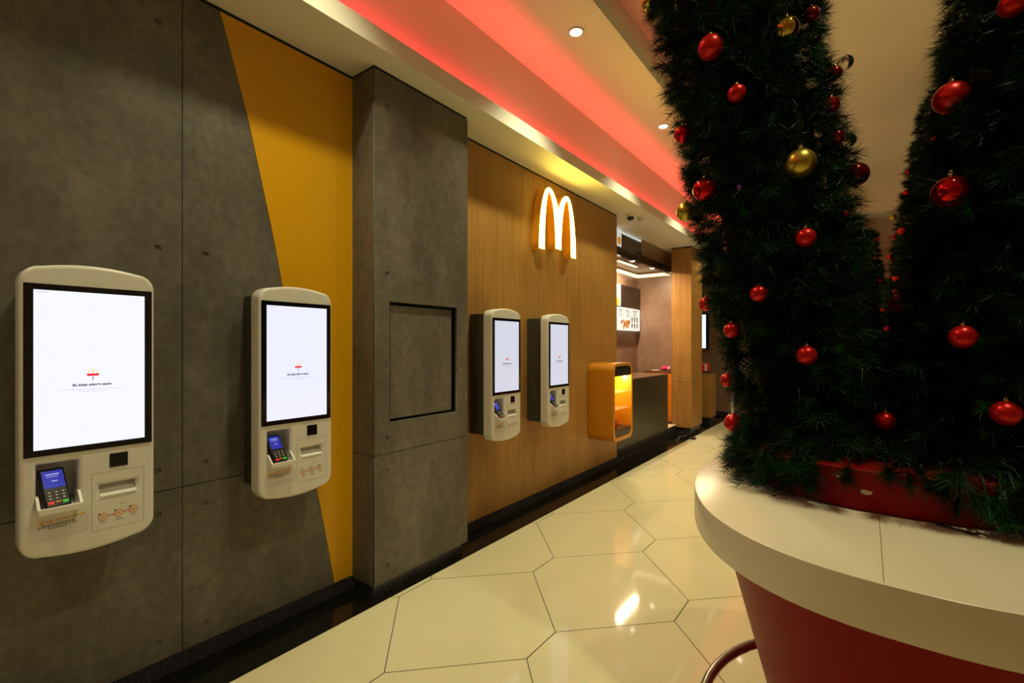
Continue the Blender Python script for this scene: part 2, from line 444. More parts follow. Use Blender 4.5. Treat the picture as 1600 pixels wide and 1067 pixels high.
# ---------------------------------------------------------------- kiosks
def kiosk_outline(inset=0.0):
    hw, z0, z1, sag, r = 0.195 - inset, 0.0 + inset, 1.077 - inset, 0.032, 0.060
    pts = []
    R = (hw * hw + sag * sag) / (2 * sag)
    def top(u): return z1 - (R - math.sqrt(R * R - u * u))
    def bot(u): return z0 + (R - math.sqrt(R * R - u * u))
    us = np.linspace(-(hw - r), hw - r, 15)
    pts += [(u, bot(u)) for u in us]
    zc = bot(hw - r) + r
    for i in range(1, 8):
        a = math.radians(-90 + 90 * i / 8 + 6 * (1 - i / 8)); pts.append((hw - r + r * math.cos(a), zc + r * math.sin(a)))
    pts.append((hw, zc)); zt = top(hw - r) - r
    pts.append((hw, zt))
    for i in range(1, 8):
        a = math.radians(90 * i / 8 - 6 * (i / 8)); pts.append((hw - r + r * math.cos(a), zt + r * math.sin(a)))
    pts += [(u, top(u)) for u in us[::-1]]
    for i in range(1, 8):
        a = math.radians(96 + 84 * i / 8); pts.append((-hw + r + r * math.cos(a), zt + r * math.sin(a)))
    pts.append((-hw, zt)); pts.append((-hw, zc))
    for i in range(1, 8):
        a = math.radians(180 + 84 * i / 8); pts.append((-hw + r + r * math.cos(a), zc + r * math.sin(a)))
    return pts
KZ = 0.775          # underside of every kiosk
def make_kiosk(yc, label, glow, terminal_lean):
    t = thing('order_kiosk', label, 'kiosk', (WX, yc, KZ), 'wall mounted self-order kiosks')
    D = 0.277       # front face distance from the wall
    xf, xb = D, D - 0.092
    # housing with openings
    rec = rrect(-0.152, -0.040, 0.186, 0.350, 0.006)
    slot = rect(0.021, 0.134, 0.196, 0.240)
    plate('housing', kiosk_outline(), [rec, slot], xb, xf, SHELL, bevel=0.014, seg=4, parent=t)
    MB().box(0.003, xb + .001, -0.145, 0.145, 0.05, 1.035, DARKBOX, bev=.004).build('mounting_box', t)
    # recess liners
    s = MB(); s.box(xb + 0.004, xb + 0.012, -0.165, -0.03, 0.17, 0.36, RECESS); s.build('terminal_recess', t)
    s = MB(); s.box(xf - 0.045, xf - 0.040, 0.01, 0.145, 0.19, 0.25, RECESS)
    s.prism([(xf - .04, .225), (xf - .04, .19), (xf + 0.002, .19), (xf + .002, .196)], 0.021, 0.134, SHELL, 'y')
    s.build('receipt_slot', t)
    # screen
    s = MB(); s.box(xf - 0.004, xf + 0.0035, -0.185, 0.185, 0.380, 0.996, BEZEL, bev=.001); bz = s.build('screen_bezel', t)
    gm = mat('screen_glow_%d' % round(glow * 100), (0.02, 0.02, 0.02), 0.15, emit=(0.86, 0.87, 1.0), es=glow)
    sc = MB().box(xf + 0.0036, xf + 0.0046, -0.160, 0.160, 0.403, 0.974, gm).build('display', t)
    def emi(n, c): return mat('%s_%d' % (n, round(glow * 100)), tuple(v * .3 for v in c), .4, emit=c, es=glow)
    xs = xf + 0.0048
    # icon: arches over a red tray on a grey stem
    ic = arches(0.028, 0.020)
    a = plate('arches_icon', [(u - 0.014, v) for u, v in ic], [], 0, 0.0004, emi('icon_yellow', (0.95, 0.66, 0.25)), parent=sc)
    a.location = (xs, 0, 0.668)
    s = MB(); s.prism([(-0.019, 0.669), (0.019, 0.669), (0.016, 0.661), (-0.016, 0.661)], xs, xs + .0006, emi('icon_red', (0.75, 0.0, 0.02)))
    s.prism(rect(-0.002, 0.002, 0.643, 0.660), xs, xs + .0006, emi('icon_grey', (0.35, 0.37, 0.45)))
    s.build('tray_icon', sc)
    text_mesh('screen_text', 'Bu köşk xidmət etmir.', 0.0125, emi('txt', (0.05, 0.05, 0.09)), sc, 0, 0.624, xs + .0004, bold=0.0005)
    lg = emi('txt_light', (0.52, 0.53, 0.60))
    rnd = random.Random(5)
    for zl, hw in ((0.610, 0.095), (0.602, 0.041)):
        u = -hw; s = MB()
        while u < hw:
            wd = rnd.uniform(.004, .011); s.prism(rect(u, min(u + wd, hw), zl, zl + .0022), xs, xs + .0003, lg); u += wd + .0022
        s.build('screen_small_print', sc)
    s = MB(); s.prism(rect(-0.156, -0.122, 0.966, 0.9685), xs, xs + .0003, lg)
    s.build('screen_small_print', sc)
    # scanner window
    MB().box(xf - .004, xf + .0025, 0.050, 0.107, 0.301, 0.355, BEZEL, bev=.002).build('scanner_window', t)
    # printer flap seam
    def frame(n, u0, u1, v0, v1, w_, m_):
        return plate(n, rect(u0, u1, v0, v1), [rect(u0 + w_, u1 - w_, v0 + w_, v1 - w_)], xf - .001, xf + .0003, m_, parent=t)
    frame('printer_flap_seam', -0.003, 0.159, 0.066, 0.286, 0.0011, SEAM)
    # pictograms
    s = MB(); xp = xf + .0002
    cs = [(0.030, 0.116), (0.078, 0.119), (0.124, 0.122)]
    for (u0, v0), (u1, v1) in zip(cs, cs[1:]): s.prism([(u0, v0 - .0012), (u1, v1 - .0012), (u1, v1 + .0012), (u0, v0 + .0012)], xp, xp + .0003, REDINK)
    for u, v in cs:
        s.prism(circle(u, v, 0.0145, 20), xp, xp + .0006, REDINK); s.prism(circle(u, v, 0.0128, 20), xp, xp + .0009, PAPER)
        s.prism(circle(u, v, 0.0105, 20), xp, xp + .0012, CREAMINK)
        s.prism(rect(u - .006, u + .004, v - .001, v + .001), xp, xp + .0015, REDINK)
        s.prism(circle(u - .010, v + .012, 0.003, 10), xp, xp + .0014, INK)
        s.prism(rect(u - .010, u + .011, v - .0225, v - .0205), xp, xp + .0003, LIGHTINK)
    s.prism(rect(0.064, 0.094, 0.0925, 0.0945), xp, xp + .0003, LIGHTINK)
    s.build('pictograms', t)
    a = plate('arches_mark', [(u + 0.084, v + 0.150) for u, v in arches(0.014, 0.012)], [], xp, xp + .0004, CREAMINK, parent=t)
    # label under the cradle
    s = MB()
    s.prism([(-0.178, 0.128), (-0.010, 0.140), (-0.012, 0.082), (-0.160, 0.072)], xp, xp + .0003, PAPER)
    for i in range(6):
        u = -0.150 + i * 0.022
        s.prism([(u, .1395 + .0012 * i), (u + .011, .1440 + .0012 * i), (u + .022, .1407 + .0012 * i), (u + .011, .1355 + .0012 * i)], xp, xp + .0006, ORANGEINK)
    for k_, (u0, u1) in enumerate(((-0.140, -0.052), (-0.150, -0.044), (-0.122, -0.074))):
        zl = 0.1285 - 0.0068 * k_; u = u0
        while u < u1:
            wd = rnd.uniform(.005, .012); s.prism(rect(u, min(u + wd, u1), zl, zl + .0028), xp, xp + .0006, INK); u += wd + .002
    s.build('printed_label', t)
    # cradle: a U shaped tray around the foot of the terminal
    s = MB()
    pr = [(xb + .02, .176), (xf + .040, .176), (xf + .040, .186), (xb + .02, .20)]
    s.prism(pr, -0.153, -0.036, SHELL, 'y')
    for u in (-0.155, -0.043):
        s.prism([(xb + .02, .176), (xf + .042, .176), (xf + .042, .200), (xf + .001, .236), (xb + .02, .236)], u, u + .008, SHELL, 'y')
    s.box(xf + .037, xf + .045, -.155, -.035, .176, .200, SHELL, bev=.003)
    s.build('terminal_cradle', t)
    # card terminal, leaning back in the cradle
    M = Matrix.Translation((xf + .030, -0.097, 0.196)) @ Matrix.Rotation(math.radians(terminal_lean), 4, 'Z') @ Matrix.Rotation(math.radians(-31), 4, 'Y')
    term = MB()
    term.box(-.022, .0, -.036, .036, 0.0, 0.150, TERM, bev=.006, seg=3, M=None)
    term.box(-.040, -.020, -.028, .028, 0.01, 0.13, mat('terminal_grey', (.35, .35, .36), .4), bev=.005)
    te = term.build('card_terminal', t); te.matrix_local = M
    s = MB(); s.box(0, .0008, -.029, .029, .074, .140, mat('terminal_screen_glow', (.01, .01, .05), .2, emit=(0.03, 0.04, 0.50), es=.62))
    tw = mat('terminal_text', (.3, .3, .5), .4, emit=(.5, .55, 1.0), es=.9)
    s.box(.0008, .0011, -.020, .018, .124, .127, tw); s.box(.0008, .0011, -.018, .014, .116, .1175, tw); s.box(.0008, .0011, -.006, .010, .098, .1005, tw)
    s.build('terminal_display', te)
    s = MB()
    for r_ in range(3):
        for c_ in range(3):
            u = -.026 + c_ * .0190; v = .060 - r_ * .0115
            s.box(0, .0018, u, u + .014, v - .007, v, KEY, bev=.0008, seg=1)
            s.box(.0018, .0022, u + .004, u + .009, v - .0055, v - .0015, PAPER)
    for c_, m_ in enumerate((KEYR, KEYY, KEYG)):
        u = -.028 + c_ * .0200; hh = .011 if c_ != 1 else .006
        s.box(0, .0022, u, u + .0165, .023 - hh, .023, m_, bev=.0008, seg=1)
    s.build('terminal_keypad', te)
    return t
make_kiosk(0.477, 'white self-order kiosk nearest the viewer, on the grey concrete wall', 1.0, 8)
make_kiosk(1.286, 'white self-order kiosk in front of the yellow wall stripe', 0.93, 8)
make_kiosk(3.060, 'white self-order kiosk on the oak wall just past the concrete pillar', 0.72, 8)
make_kiosk(3.883, 'white self-order kiosk on the oak wall below the glowing arches', 0.72, 8)

# ---------------------------------------------------------------- toy showcase
def make_showcase():
    y0, y1, z0, z1, x1 = 4.985, 5.545, 0.435, 1.345, -2.30
    cy, cz = (y0 + y1) / 2, z0
    t = thing('toy_showcase', 'rounded orange display case with lit glass front on the oak wall', 'display case', (WX, cy, z0))
    OR = mat('orange_lacquer', (0.62, 0.24, 0.012), 0.3, coat=.3)
    W = (y1 - y0) / 2; Hh = z1 - z0; Dp = x1 - WX
    plate('frame', rrect(-W, W, 0, Hh, 0.10, 10), [rrect(-W + .045, W - .035, 0.045, Hh - .035, 0.07, 10)], 0.002, Dp, OR, bevel=.006, parent=t)
    MB().box(0.003, 0.02, -W + .04, W - .03, 0.04, Hh - .03, mat('case_back_yellow', (.92, .46, .03), .35)).build('back_panel', t)
    MB().box(0.02, Dp - .012, -W + .045, W - .035, Hh - .155, Hh - .04, BLACK, bev=.01).build('top_panel', t)
    MB().box(0.02, Dp - .012, -W + .045, W - .035, .045, .135, mat('dark_shelf', (.04, .03, .02), .3), bev=.01).build('base_panel', t)
    gl = mat('clear_glass', (.9, .92, .9), 0.03); gl.node_tree.nodes['Principled BSDF'].inputs['Alpha'].default_value = 0.16
    for z in (.36, .56): MB().box(0.022, Dp - .03, -W + .047, W - .037, z, z + .005, gl).build('glass_shelf', t)
    s = MB(); s.lathe([(.03, 0), (.028, -.006)], LENS, c=(.16, 0.0, Hh - .156)); s.build('lamp', t)
    L = bpy.data.lights.new('showcase_lamp', 'POINT'); L.energy = 16.0; L.color = (1, .66, .2); L.shadow_soft_size = .03
    o = bpy.data.objects.new('light_source', L); C.objects.link(o); o.parent = t; o.location = (.16, 0, Hh - .20)
    # toys inside
    r_ = mat('toy_red', (.75, .03, .02), .35); p_ = mat('toy_pink', (.8, .12, .2), .4); b_ = mat('toy_blue', (.25, .35, .6), .35); w_ = mat('toy_white', (.8, .8, .82), .35)
    X = WX + .19
    b = MB(); b.box(-.05, .05, -.045, .045, 0, .085, r_, bev=.006); b.prism([(-.05, .085), (.05, .085), (0.0, .13)], -.04, .04, p_, 'y')
    tag(b.build('toy_box', None, (X, cy - .03, z0 + .1355)), 'red and pink toy box on the floor of the orange display case', 'toy')
    b = MB(); b.lathe([(.03, 0), (.035, .03), (.02, .055)], w_); b.lathe([(.006, .053), (.026, .065), (.028, .085), (.006, .108)], b_)
    tag(b.build('toy_figure', None, (X, cy - .08, z0 + .5655)), 'small blue and white toy figure on the upper glass shelf', 'toy')
    b = MB(); b.lathe([(.022, 0), (.028, .025), (.012, .05)], p_); b.lathe([(.006, .048), (.018, .06), (.006, .08)], r_)
    tag(b.build('toy_figure', None, (X, cy - .02, z0 + .3655)), 'small pink toy figure on the lower glass shelf', 'toy')
make_showcase()

# ---------------------------------------------------------------- serving counter and kitchen niche
t = thing('serving_counter', 'dark metal fronted serving counter beyond the orange case', 'counter', (WX, 5.82, 0))
DM = ramp_mat('dark_bronze_sheet', 2.0, [(0.3, (0.060, 0.058, 0.040)), (0.7, (0.085, 0.08, 0.055))], rough=(0.28, 0.36), metal=.5)
MB().box(-.55, 0.0, 0, 1.985, .165, 1.065, DM, bev=.003).build('front_panel', t)
MB().box(-.57, 0.004, -.003, 1.990, 1.066, 1.085, mat('brown_worktop', (.16, .09, .06), .25), bev=.002).build('worktop', t)
MB().box(-.53, -.03, 0.02, 2.5, .0, .164, GRANITE).build('plinth', t)
s = MB(); s.box(-3.6, WX - .05, 8.32, 8.98, 0, .165, BLACK); s.box(-3.65, -3.16, 4.8, 8.98, 0, .165, BLACK)
s.box(-3.6, WX - .02, 7.83, 8.32, .1655, .172, mat('pale_kitchen_tile', (.75, .6, .42), .4)); s.box(-3.6, -3.2, 4.8, 8.9, .1655, .172, mat('pale_kitchen_tile', (.75, .6, .42), .4))
struct(s.build('floor'))
s = MB(); s.box(-3.7, -3.6, 4.7, 11.2, 0, ZS, BROWN); struct(s.build('wall_back'))
s = MB(); s.box(-3.6, -2.76, 8.9, 9.0, .1725, ZS, BROWN); struct(s.build('wall_side'))
s = MB(); s.box(-3.6, -2.80, 4.70, 4.80, .173, ZS, BROWN); struct(s.build('wall_side'))
s = MB(); s.box(-3.6, -2.95, 4.8, 8.9, 2.97, 3.0, BROWN); struct(s.build('ceiling'))
# bulkhead over the serving opening
s = MB(); s.box(-2.95, -2.91, 7.37, 8.9, 2.99, ZS, BROWN); s.box(-2.95, -2.93, 5.9, 7.365, 3.0, ZS, mat('black_gloss', (.008, .007, .008), .08))
struct(s.build('wall_bulkhead'))
t = thing('track_beam', 'black glossy beam with small spotlights over the serving counter', 'ceiling beam', (-2.90, 7.3, 2.87))
MB().box(-.03, .03, -1.5, 1.58, 0, .12, mat('black_gloss', (.008, .007, .008), .08), bev=.004).build('beam', t)
for k, y in enumerate((-.32, .52)):
    f = MB().lathe([(.055, 0), (.05, -.012), (.03, -.012)], CHROME, c=(0, 0, 0)).build('spotlight', t, (0, y, 0))
    MB().lathe([(.03, -.013), (.028, -.015)], LENS).build('lens', f)
COVEW = mat('cove_white_glow', (1, .9, .7), .5, emit=(1.0, .80, .46), es=1.5)
t = thing('led_cove_strip', 'glowing warm white LED strip around the top of the kitchen walls', 'light', (-3.6, 8.9, 2.9))
MB().box(.002, .03, -4.08, -.03, -.025, .03, COVEW).build('led_tape', t)
MB().box(.03, .84, -.03, -.002, -.025, .03, COVEW).build('led_tape', t)
t = thing('upper_menu_screen', 'dark menu screen with a lit strip, high above the serving counter', 'menu board', (-2.93, 6.9, 2.992))
wl = mat('menu_white_dim', (.3, .3, .3), .3, emit=(.86, .90, .84), es=.55)
MB().box(.001, .03, -.33, .46, .0, .20, mat('menu_dark', (.018, .012, .010), .15), bev=.003).build('dark_screen', t)
MB().box(.001, .03, -.60, -.335, .0, .27, wl, bev=.003).build('lit_strip', t)
MB().prism(circle(-.42, .10, .06, 14), .0305, .032, mat('menu_orange', (.85, .33, .04), .4, emit=(.9, .3, .02), es=.4)).build('orange_picture', t)
MB().box(.001, .02, -.33, .46, .235, .262, wl).build('edge_light', t)
# menu boards
def menu():
    t = thing('menu_board', 'dark wall menu screen above a lit white menu in the kitchen', 'menu board', (-3.6, 8.3, 1.83))
    MB().box(.002, .08, -1.40, .53, 0.42, .82, mat('menu_dark', (.018, .012, .010), .15), bev=.003).build('dark_screen', t)
    wm = mat('menu_white', (.3, .3, .3), .3, emit=(.86, .93, .84), es=.75)
    MB().box(.002, .08, -1.40, .53, 0.0, .41, wm, bev=.002).build('lit_menu', t)
    MB().box(.081, .084, -.62, -.37, 0.43, .815, wm).build('lit_menu', t)
    # printing: headings, prices, burgers and drinks
    ink = mat('menu_ink', (.05, .06, .06), .4); s = MB(); rnd = random.Random(3)
    for c_ in range(3):
        for r_ in range(6):
            u = -.44 + c_ * .31; v = .375 - r_ * .026
            s.box(.0805, .083, u, u + rnd.uniform(.12, .24), v - (.012 if r_ == 0 else .005), v, ink)
    s.build('menu_lines', t)
    s = MB(); cols = [(.75, .3, .08), (.6, .12, .05), (.8, .5, .15), (.35, .2, .08)]
    for i in range(16):
        u, v = rnd.uniform(-.35, .02), rnd.uniform(.06, .17)
        s.prism(circle(u, v, rnd.uniform(.02, .045), 10), .0805, .0822 + i * .0002, mat('menu_food%d' % (i % 4), cols[i % 4], .4))
    s.build('burger_picture', t)
    for i in range(6):
        s = MB(); u = .13 + (i % 3) * .12; v = .05 + (i // 3) * .11; s.prism([(u, v), (u + .035, v), (u + .045, v + .08), (u - .01, v + .08)], .0805, .0822, mat('menu_cup', (.08, .08, .05), .4)); s.build('drink_picture', t)
    s = MB(); s.prism(circle(-.5, .50, .075, 14), .0845, .086, mat('menu_orange', (.85, .33, .04), .4, emit=(.9, .3, .02), es=.4)); s.build('orange_picture', t)
menu()
# orange cabinet at the end of the kitchen
t = thing('orange_cabinet', 'orange lacquered kitchen cabinet beside the oak pillar', 'cabinet', (-3.0, 8.6, .1655))
OL = mat('bright_orange_lacquer', (.9, .27, .02), .3)
MB().box(-.30, .25, -.12, .28, .01, .90, OL, bev=.003).build('body', t)
MB().box(-.31, .255, -.13, .285, .9005, .925, mat('brown_worktop', (.16, .09, .06), .25), bev=.002).build('top', t)
MB().box(-.26, -.01, -.126, -.1205, .05, .86, OL, bev=.002).build('door', t)
MB().box(.0, .22, -.126, -.1205, .05, .86, OL, bev=.002).build('door', t)
rnd = random.Random(8)
s = MB(); 
for i in range(7):
    a = i * .9; s.lathe([(.004, 0), (.035, .02), (.04, .045), (.015, .07 + .01 * (i % 3)), (.003, .08)], mat('pink_cloth', (.75, .03, .22), .45) if i % 3 else mat('pale_pink_cloth', (.8, .5, .6), .45), c=(.045 * math.cos(a), .055 * math.sin(a * 1.3), 0), n=9)
tag(s.build('pink_bundle', None, (-2.93, 8.62, 1.091)), 'crumpled bright pink bundle on top of the orange cabinet', 'bundle')
s = MB(); s.box(-.06, .06, -.05, .05, 0, .012, PAPER, bev=.002)
tag(s.build('paper_stack', None, (-3.12, 8.6, 1.091)), 'small white stack of paper on the orange cabinet', 'paper')
# added kitchen lamp: fixture and light put in to brighten the kitchen
t = thing('added_tube_light', 'added slim warm tube light on the kitchen ceiling', 'light', (-3.25, 7.6, 2.969))
MB().box(-.04, .04, -.42, .42, -.03, 0, WHITEP, bev=.004).build('housing', t)
MB().box(-.025, .025, -.40, .40, -.036, -.0305, mat('tube_glow', (1, .9, .7), .4, emit=(1, .80, .5), es=2.2)).build('tube', t)
L = bpy.data.lights.new('kitchen_fill', 'AREA'); L.energy = 58; L.color = (1, .72, .42); L.size = .05; L.size_y = .8; L.shape = 'RECTANGLE'
o = bpy.data.objects.new('light_source', L); C.objects.link(o); o.parent = t; o.location = (0, 0, -.04)

# oak pillar past the counter
OX = -2.41
s = MB()
s.box(-2.75, OX, 8.36, 9.02, .125, .912, OAK); s.box(-2.75, OX, 8.36, 9.02, .916, 3.245, OAK); s.box(-2.74, OX - .006, 8.366, 9.014, .912, .916, BLACK)
s.box(-2.74, OX - .006, 8.37, 9.01, 3.245, ZS, BLACK)
struct(s.build('wall_oak_pillar'))
s = MB(); s.box(-2.74, OX - .02, 8.38, 9.0, 0, .124, GRANITE); struct(s.build('baseboard_oak_pillar'))
# wall facing the viewer beyond it
s = MB(); s.box(-3.6, -2.44, 11.2, 11.3, ZB, JZ - .002, BROWN); s.box(-3.6, -2.44, 11.2, 11.3, JZ + .002, ZS, BROWN)
s.box(-3.6, -2.445, 11.205, 11.3, JZ - .002, JZ + .002, BLACK); struct(s.build('wall_end'))
s = MB(); s.box(-3.6, -2.45, 11.21, 11.3, 0, ZB - .001, GRANITE); struct(s.build('baseboard_end'))
s = MB(); s.box(-2.50, -2.44, 11.3, Y1, 0, ZS, BEIGE); struct(s.build('wall_left'))
t = thing('wall_display', 'lit white portrait display on the brown wall past the oak pillar', 'display', (-3.03, 11.2, 1.46))
MB().box(-.20, .20, -.07, -.002, 0, .82, mat('display_case_blue', (.015, .02, .06), .3), bev=.004).build('case', t)
MB().box(-.185, .14, -.074, -.071, .03, .79, mat('far_display_glow', (.1, .1, .1), .3, emit=(.8, .88, 1), es=1.1)).build('screen', t)
t = thing('oak_side_cabinet', 'low oak cabinet behind the oak pillar', 'cabinet', (-2.70, 10.1, 0))
MB().box(-.30, .22, -.22, .22, .11, 1.0, OAK, bev=.003).build('body', t)
MB().box(-.30, .225, -.225, .225, 1.001, 1.02, DARKBOX).build('top', t)
MB().box(-.29, .20, -.20, .20, 0, .109, GRANITE).build('plinth', t)
t = thing('napkin_dispenser', 'red napkin dispenser on the low oak cabinet', 'dispenser', (-2.60, 10.0, 1.021))
MB().box(-.08, .06, -.09, .09, 0, .17, mat('toy_red', (.75, .03, .02), .35), bev=.008).build('case', t)
MB().box(.0, .045, -.094, -.0905, .02, .15, PAPER).build('napkins', t)
s = MB(); s.lathe([(.05, 0), (.05, .01), (.03, .012), (.03, 1.0), (.034, 1.0), (.034, 1.03)], WHITEP, n=16)
tag(s.build('barrier_post', None, (-2.30, 10.95, 0)), 'slim white post standing by the end of the brown wall', 'post')
# loose cable on the black tiles near the oak pillar
s = MB(); s.tube([(-2.50 + .03 * math.sin(i * .7), 7.75 + .05 * i, .005) for i in range(12)], .004, mat('grey_cable', (.25, .23, .22), .5), n=6)
tag(s.build('power_cable', None), 'thin grey cable lying on the black floor tiles before the oak pillar', 'cable')
s = MB(); s.box(-.05, .05, -.04, .04, 0, .03, TERM, bev=.006)
tag(s.build('floor_socket', None, (-2.30, 8.05, .0005)), 'small black box on the floor edge in front of the oak pillar', 'socket')

# security camera
t = thing('security_camera', 'white dome security camera under the soffit', 'camera', (-2.47, 5.88, ZS))
MB().lathe([(.055, 0), (.058, -.012), (.052, -.03), (.047, -.036)], WHITEP, n=24).build('base', t)
MB().lathe([(.046, -.036), (.044, -.052), (.032, -.072), (.012, -.083), (.002, -.085)], mat('camera_black', (.02, .02, .022), .1), n=24).build('dome', t)
t = thing('motion_sensor', 'small white sensor beside the dome camera', 'sensor', (-2.43, 6.12, ZS))
MB().lathe([(.04, 0), (.042, -.015), (.03, -.045), (.01, -.055)], WHITEP, n=20).build('body', t)
MB().lathe([(.012, -.050), (.010, -.060), (.002, -.062)], CREAMINK, n=12).build('lens', t)

# ---------------------------------------------------------------- tree islands
def sup(cx, cy, a, b, n, k=96):
    out = []
    for i in range(k):
        t = 2 * math.pi * i / k; c_, s_ = math.cos(t), math.sin(t)
        out.append((cx + a * math.copysign(abs(c_) ** (2 / n), c_), cy + b * math.copysign(abs(s_) ** (2 / n), s_)))
    return out
def loft(name, rings, m, parent, cap=True, smooth_angle=None, loc=None):
    s = MB(); k = s.mi(m); R = []
    for pts, z in rings: R.append([s.bm.verts.new((u, v, z)) for u, v in pts])
    for A, B in zip(R, R[1:]):
        n = len(A)
        for i in range(n):
            f = s.bm.faces.new((A[i], A[(i + 1) % n], B[(i + 1) % n], B[i])); f.smooth = True
    if cap:
        s.bm.faces.new(R[0]); s.bm.faces.new(R[-1][::-1])
    o = s.build(name, parent, loc); o.data.set_sharp_from_angle(angle=math.radians(38)); return o
CX, CY = 0.085, 2.25
def make_island(dx, dy, where, main):
    cx, cy = 0, 0
    t = thing('tree_counter', 'round ended cream counter on a tapered red base, ' + where, 'counter', (CX + dx, CY + dy, 0), 'round counters around the trees')
    n = 2.35
    rings = []
    for ins, z in ((.012, .936), (.002, .939), (0, .946), (0, 1.036), (.001, 1.0485), (.003, 1.05)):
        rings.append((sup(0, 0, .636 - ins, .993 - ins, n), z))
    loft('worktop', rings, COUNTERTOP, t)
    loft('base', [(sup(0, 0, .31, .62, n), 0.0), (sup(0, 0, .55, .91, n), .9355)], REDLAM, t)
    pn = 2.5
    loft('planter_rim', [(sup(-.015, 0, .44, .475, pn), 1.0505), (sup(-.015, 0, .452, .487, pn), 1.062), (sup(-.015, 0, .462, .497, pn), 1.176), (sup(-.015, 0, .458, .493, pn), 1.18)], REDLAM, t)
    if main:
        # fine joint across the worktop
        MB().box(-.0008, .0008, -.985, -.50, 1.0496, 1.0503, mat('joint_brown', (.25, .19, .10), .7)).build('worktop_joint', t).location = (-.055, 0, 0)
        # paint chips in the red rim
        chip = mat('paint_chip', (.62, .52, .42), .6)
        for (u, z, sz) in ((-.085, 1.112, .013), (-.155, 1.148, .006)):
            s = MB(); rr = random.Random(int(sz * 1e4)); pts = [(u + sz * (1.25 if abs(math.cos(a)) > .6 else .9) * rr.uniform(.75, 1.1) * math.cos(a), z + sz * .62 * rr.uniform(.75, 1.15) * math.sin(a)) for a in [2 * math.pi * i / 11 for i in range(11)]]
            yy = -.4945 + .002 + abs(u + .015) ** 2.5 * .9
            f_ = (z - 1.062) / .114; yf = -(.487 + .010 * f_) * (1 - min(.99, abs(u + .015) / (.452 + .01 * f_)) ** pn) ** (1 / pn)
            s.prism(pts, yf - .0012, yf + .004, chip, 'y'); s.build('paint_chip', t)
        # foot rail around the near end
        def rail_pt(a): return (.50 * math.cos(a) * 1.14, -.36 + .62 * math.sin(a), .27)
        pts = []
        for i in range(41):
            a = math.radians(128 + 284 * i / 40); pts.append(rail_pt(a))
        s = MB(); s.tube(pts, .019, STEEL, n=16); s.build('foot_rail', t)
        for a in (182, 270, 358):
            p = rail_pt(math.radians(a)); s = MB(); s.lathe([(.013, .0005), (.013, .252)], STEEL, c=(p[0], p[1], 0), n=14); s.lathe([(.03, 0), (.028, .006)], STEEL, c=(p[0], p[1], 0.0003), n=16)
            s.build('rail_post', t)
    return t
make_island(0, 0, 'nearest the viewer', True)
make_island(0.14, 4.5, 'behind the front planter', False)
make_island(0.40, 9.0, 'farthest down the hall', False)

# arms of the trees: tip envelope
ZT = [1.12, 1.55, 2.40, 2.74, 3.20, 4.15]
OUTER = [.44, .56, .725, .790, .875, 1.02]
INNER = [-.13, .005, .120, .170, .235, .37]
def arm_section(side, z, shrink=0.0):
    o_ = float(np.interp(z, ZT, OUTER)) - shrink; i_ = float(np.interp(z, ZT, INNER)) + shrink
    xc = side * (o_ + i_) / 2; a = (o_ - i_) / 2; b = 0.43 - shrink
    return xc, a, b
DARKGREEN = mat('tree_core', (0.003, 0.006, 0.003), 0.9, spec=0.1)
def needle_mat():
    m, nt, b = nodes('pine_needles')
    N, L = nt.nodes, nt.links
    geo = N.new('ShaderNodeNewGeometry'); nz = N.new('ShaderNodeTexNoise'); nz.inputs['Scale'].default_value = 9
    L.new(geo.outputs['Position'], nz.inputs['Vector'])
    b.inputs['Coat Weight'].default_value = 0.0
    cr = N.new('ShaderNodeValToRGB'); e = cr.color_ramp.elements
    e[0].position = .46; e[0].color = (.0015, .009, .0025, 1); e[1].position = .74; e[1].color = (.012, .088, .014, 1)  # brighter green patches stand in for lit tufts, dark ones for shaded foliage
    L.new(nz.outputs['Fac'], cr.inputs[0]); L.new(cr.outputs[0], b.inputs['Base Color'])
    b.inputs['Roughness'].default_value = .45; b.inputs['Specular IOR Level'].default_value = .18
    return m
NEEDLE = needle_mat()
# tufts that hang over the planter rim: position and direction
TUFTS = [(-0.097, -0.45, 1.209, 0, -1, -0.8), (-0.284, -0.45, 1.133, -0.2, -1, -1.6), (-0.245, -0.46, 1.11, 0, -1, -1.8), (-0.399, -0.35, 1.117, -0.9, -0.8, -1.6), (-0.365, -0.39, 1.085, -0.7, -0.9, -1.8), (-0.332, -0.41, 1.133, -0.4, -1, -1.5), (-0.423, -0.3, 1.164, -1, -0.5, -1.5), (-0.376, -0.41, 1.11, -0.8, -0.8, -1.2), (0.109, -0.45, 1.22, 0, -1, -0.7), (0.154, -0.46, 1.205, 0, -1, -1.1), (0.192, -0.46, 1.199, 0.1, -1, -1.2), (0.223, -0.46, 1.187, 0.1, -1, -1.4), (0.26, -0.45, 1.174, 0.2, -1, -1.3), (0.149, -0.45, 1.238, -0.2, -1, -0.5), (0.04, -0.44, 1.219, 0, -1, -0.4), (-0.019, -0.44, 1.212, 0.1, -1, -0.4), (-0.182, -0.43, 1.193, 0, -1, -0.5), (0.242, -0.45, 1.217, 0.2, -1, -0.9)]
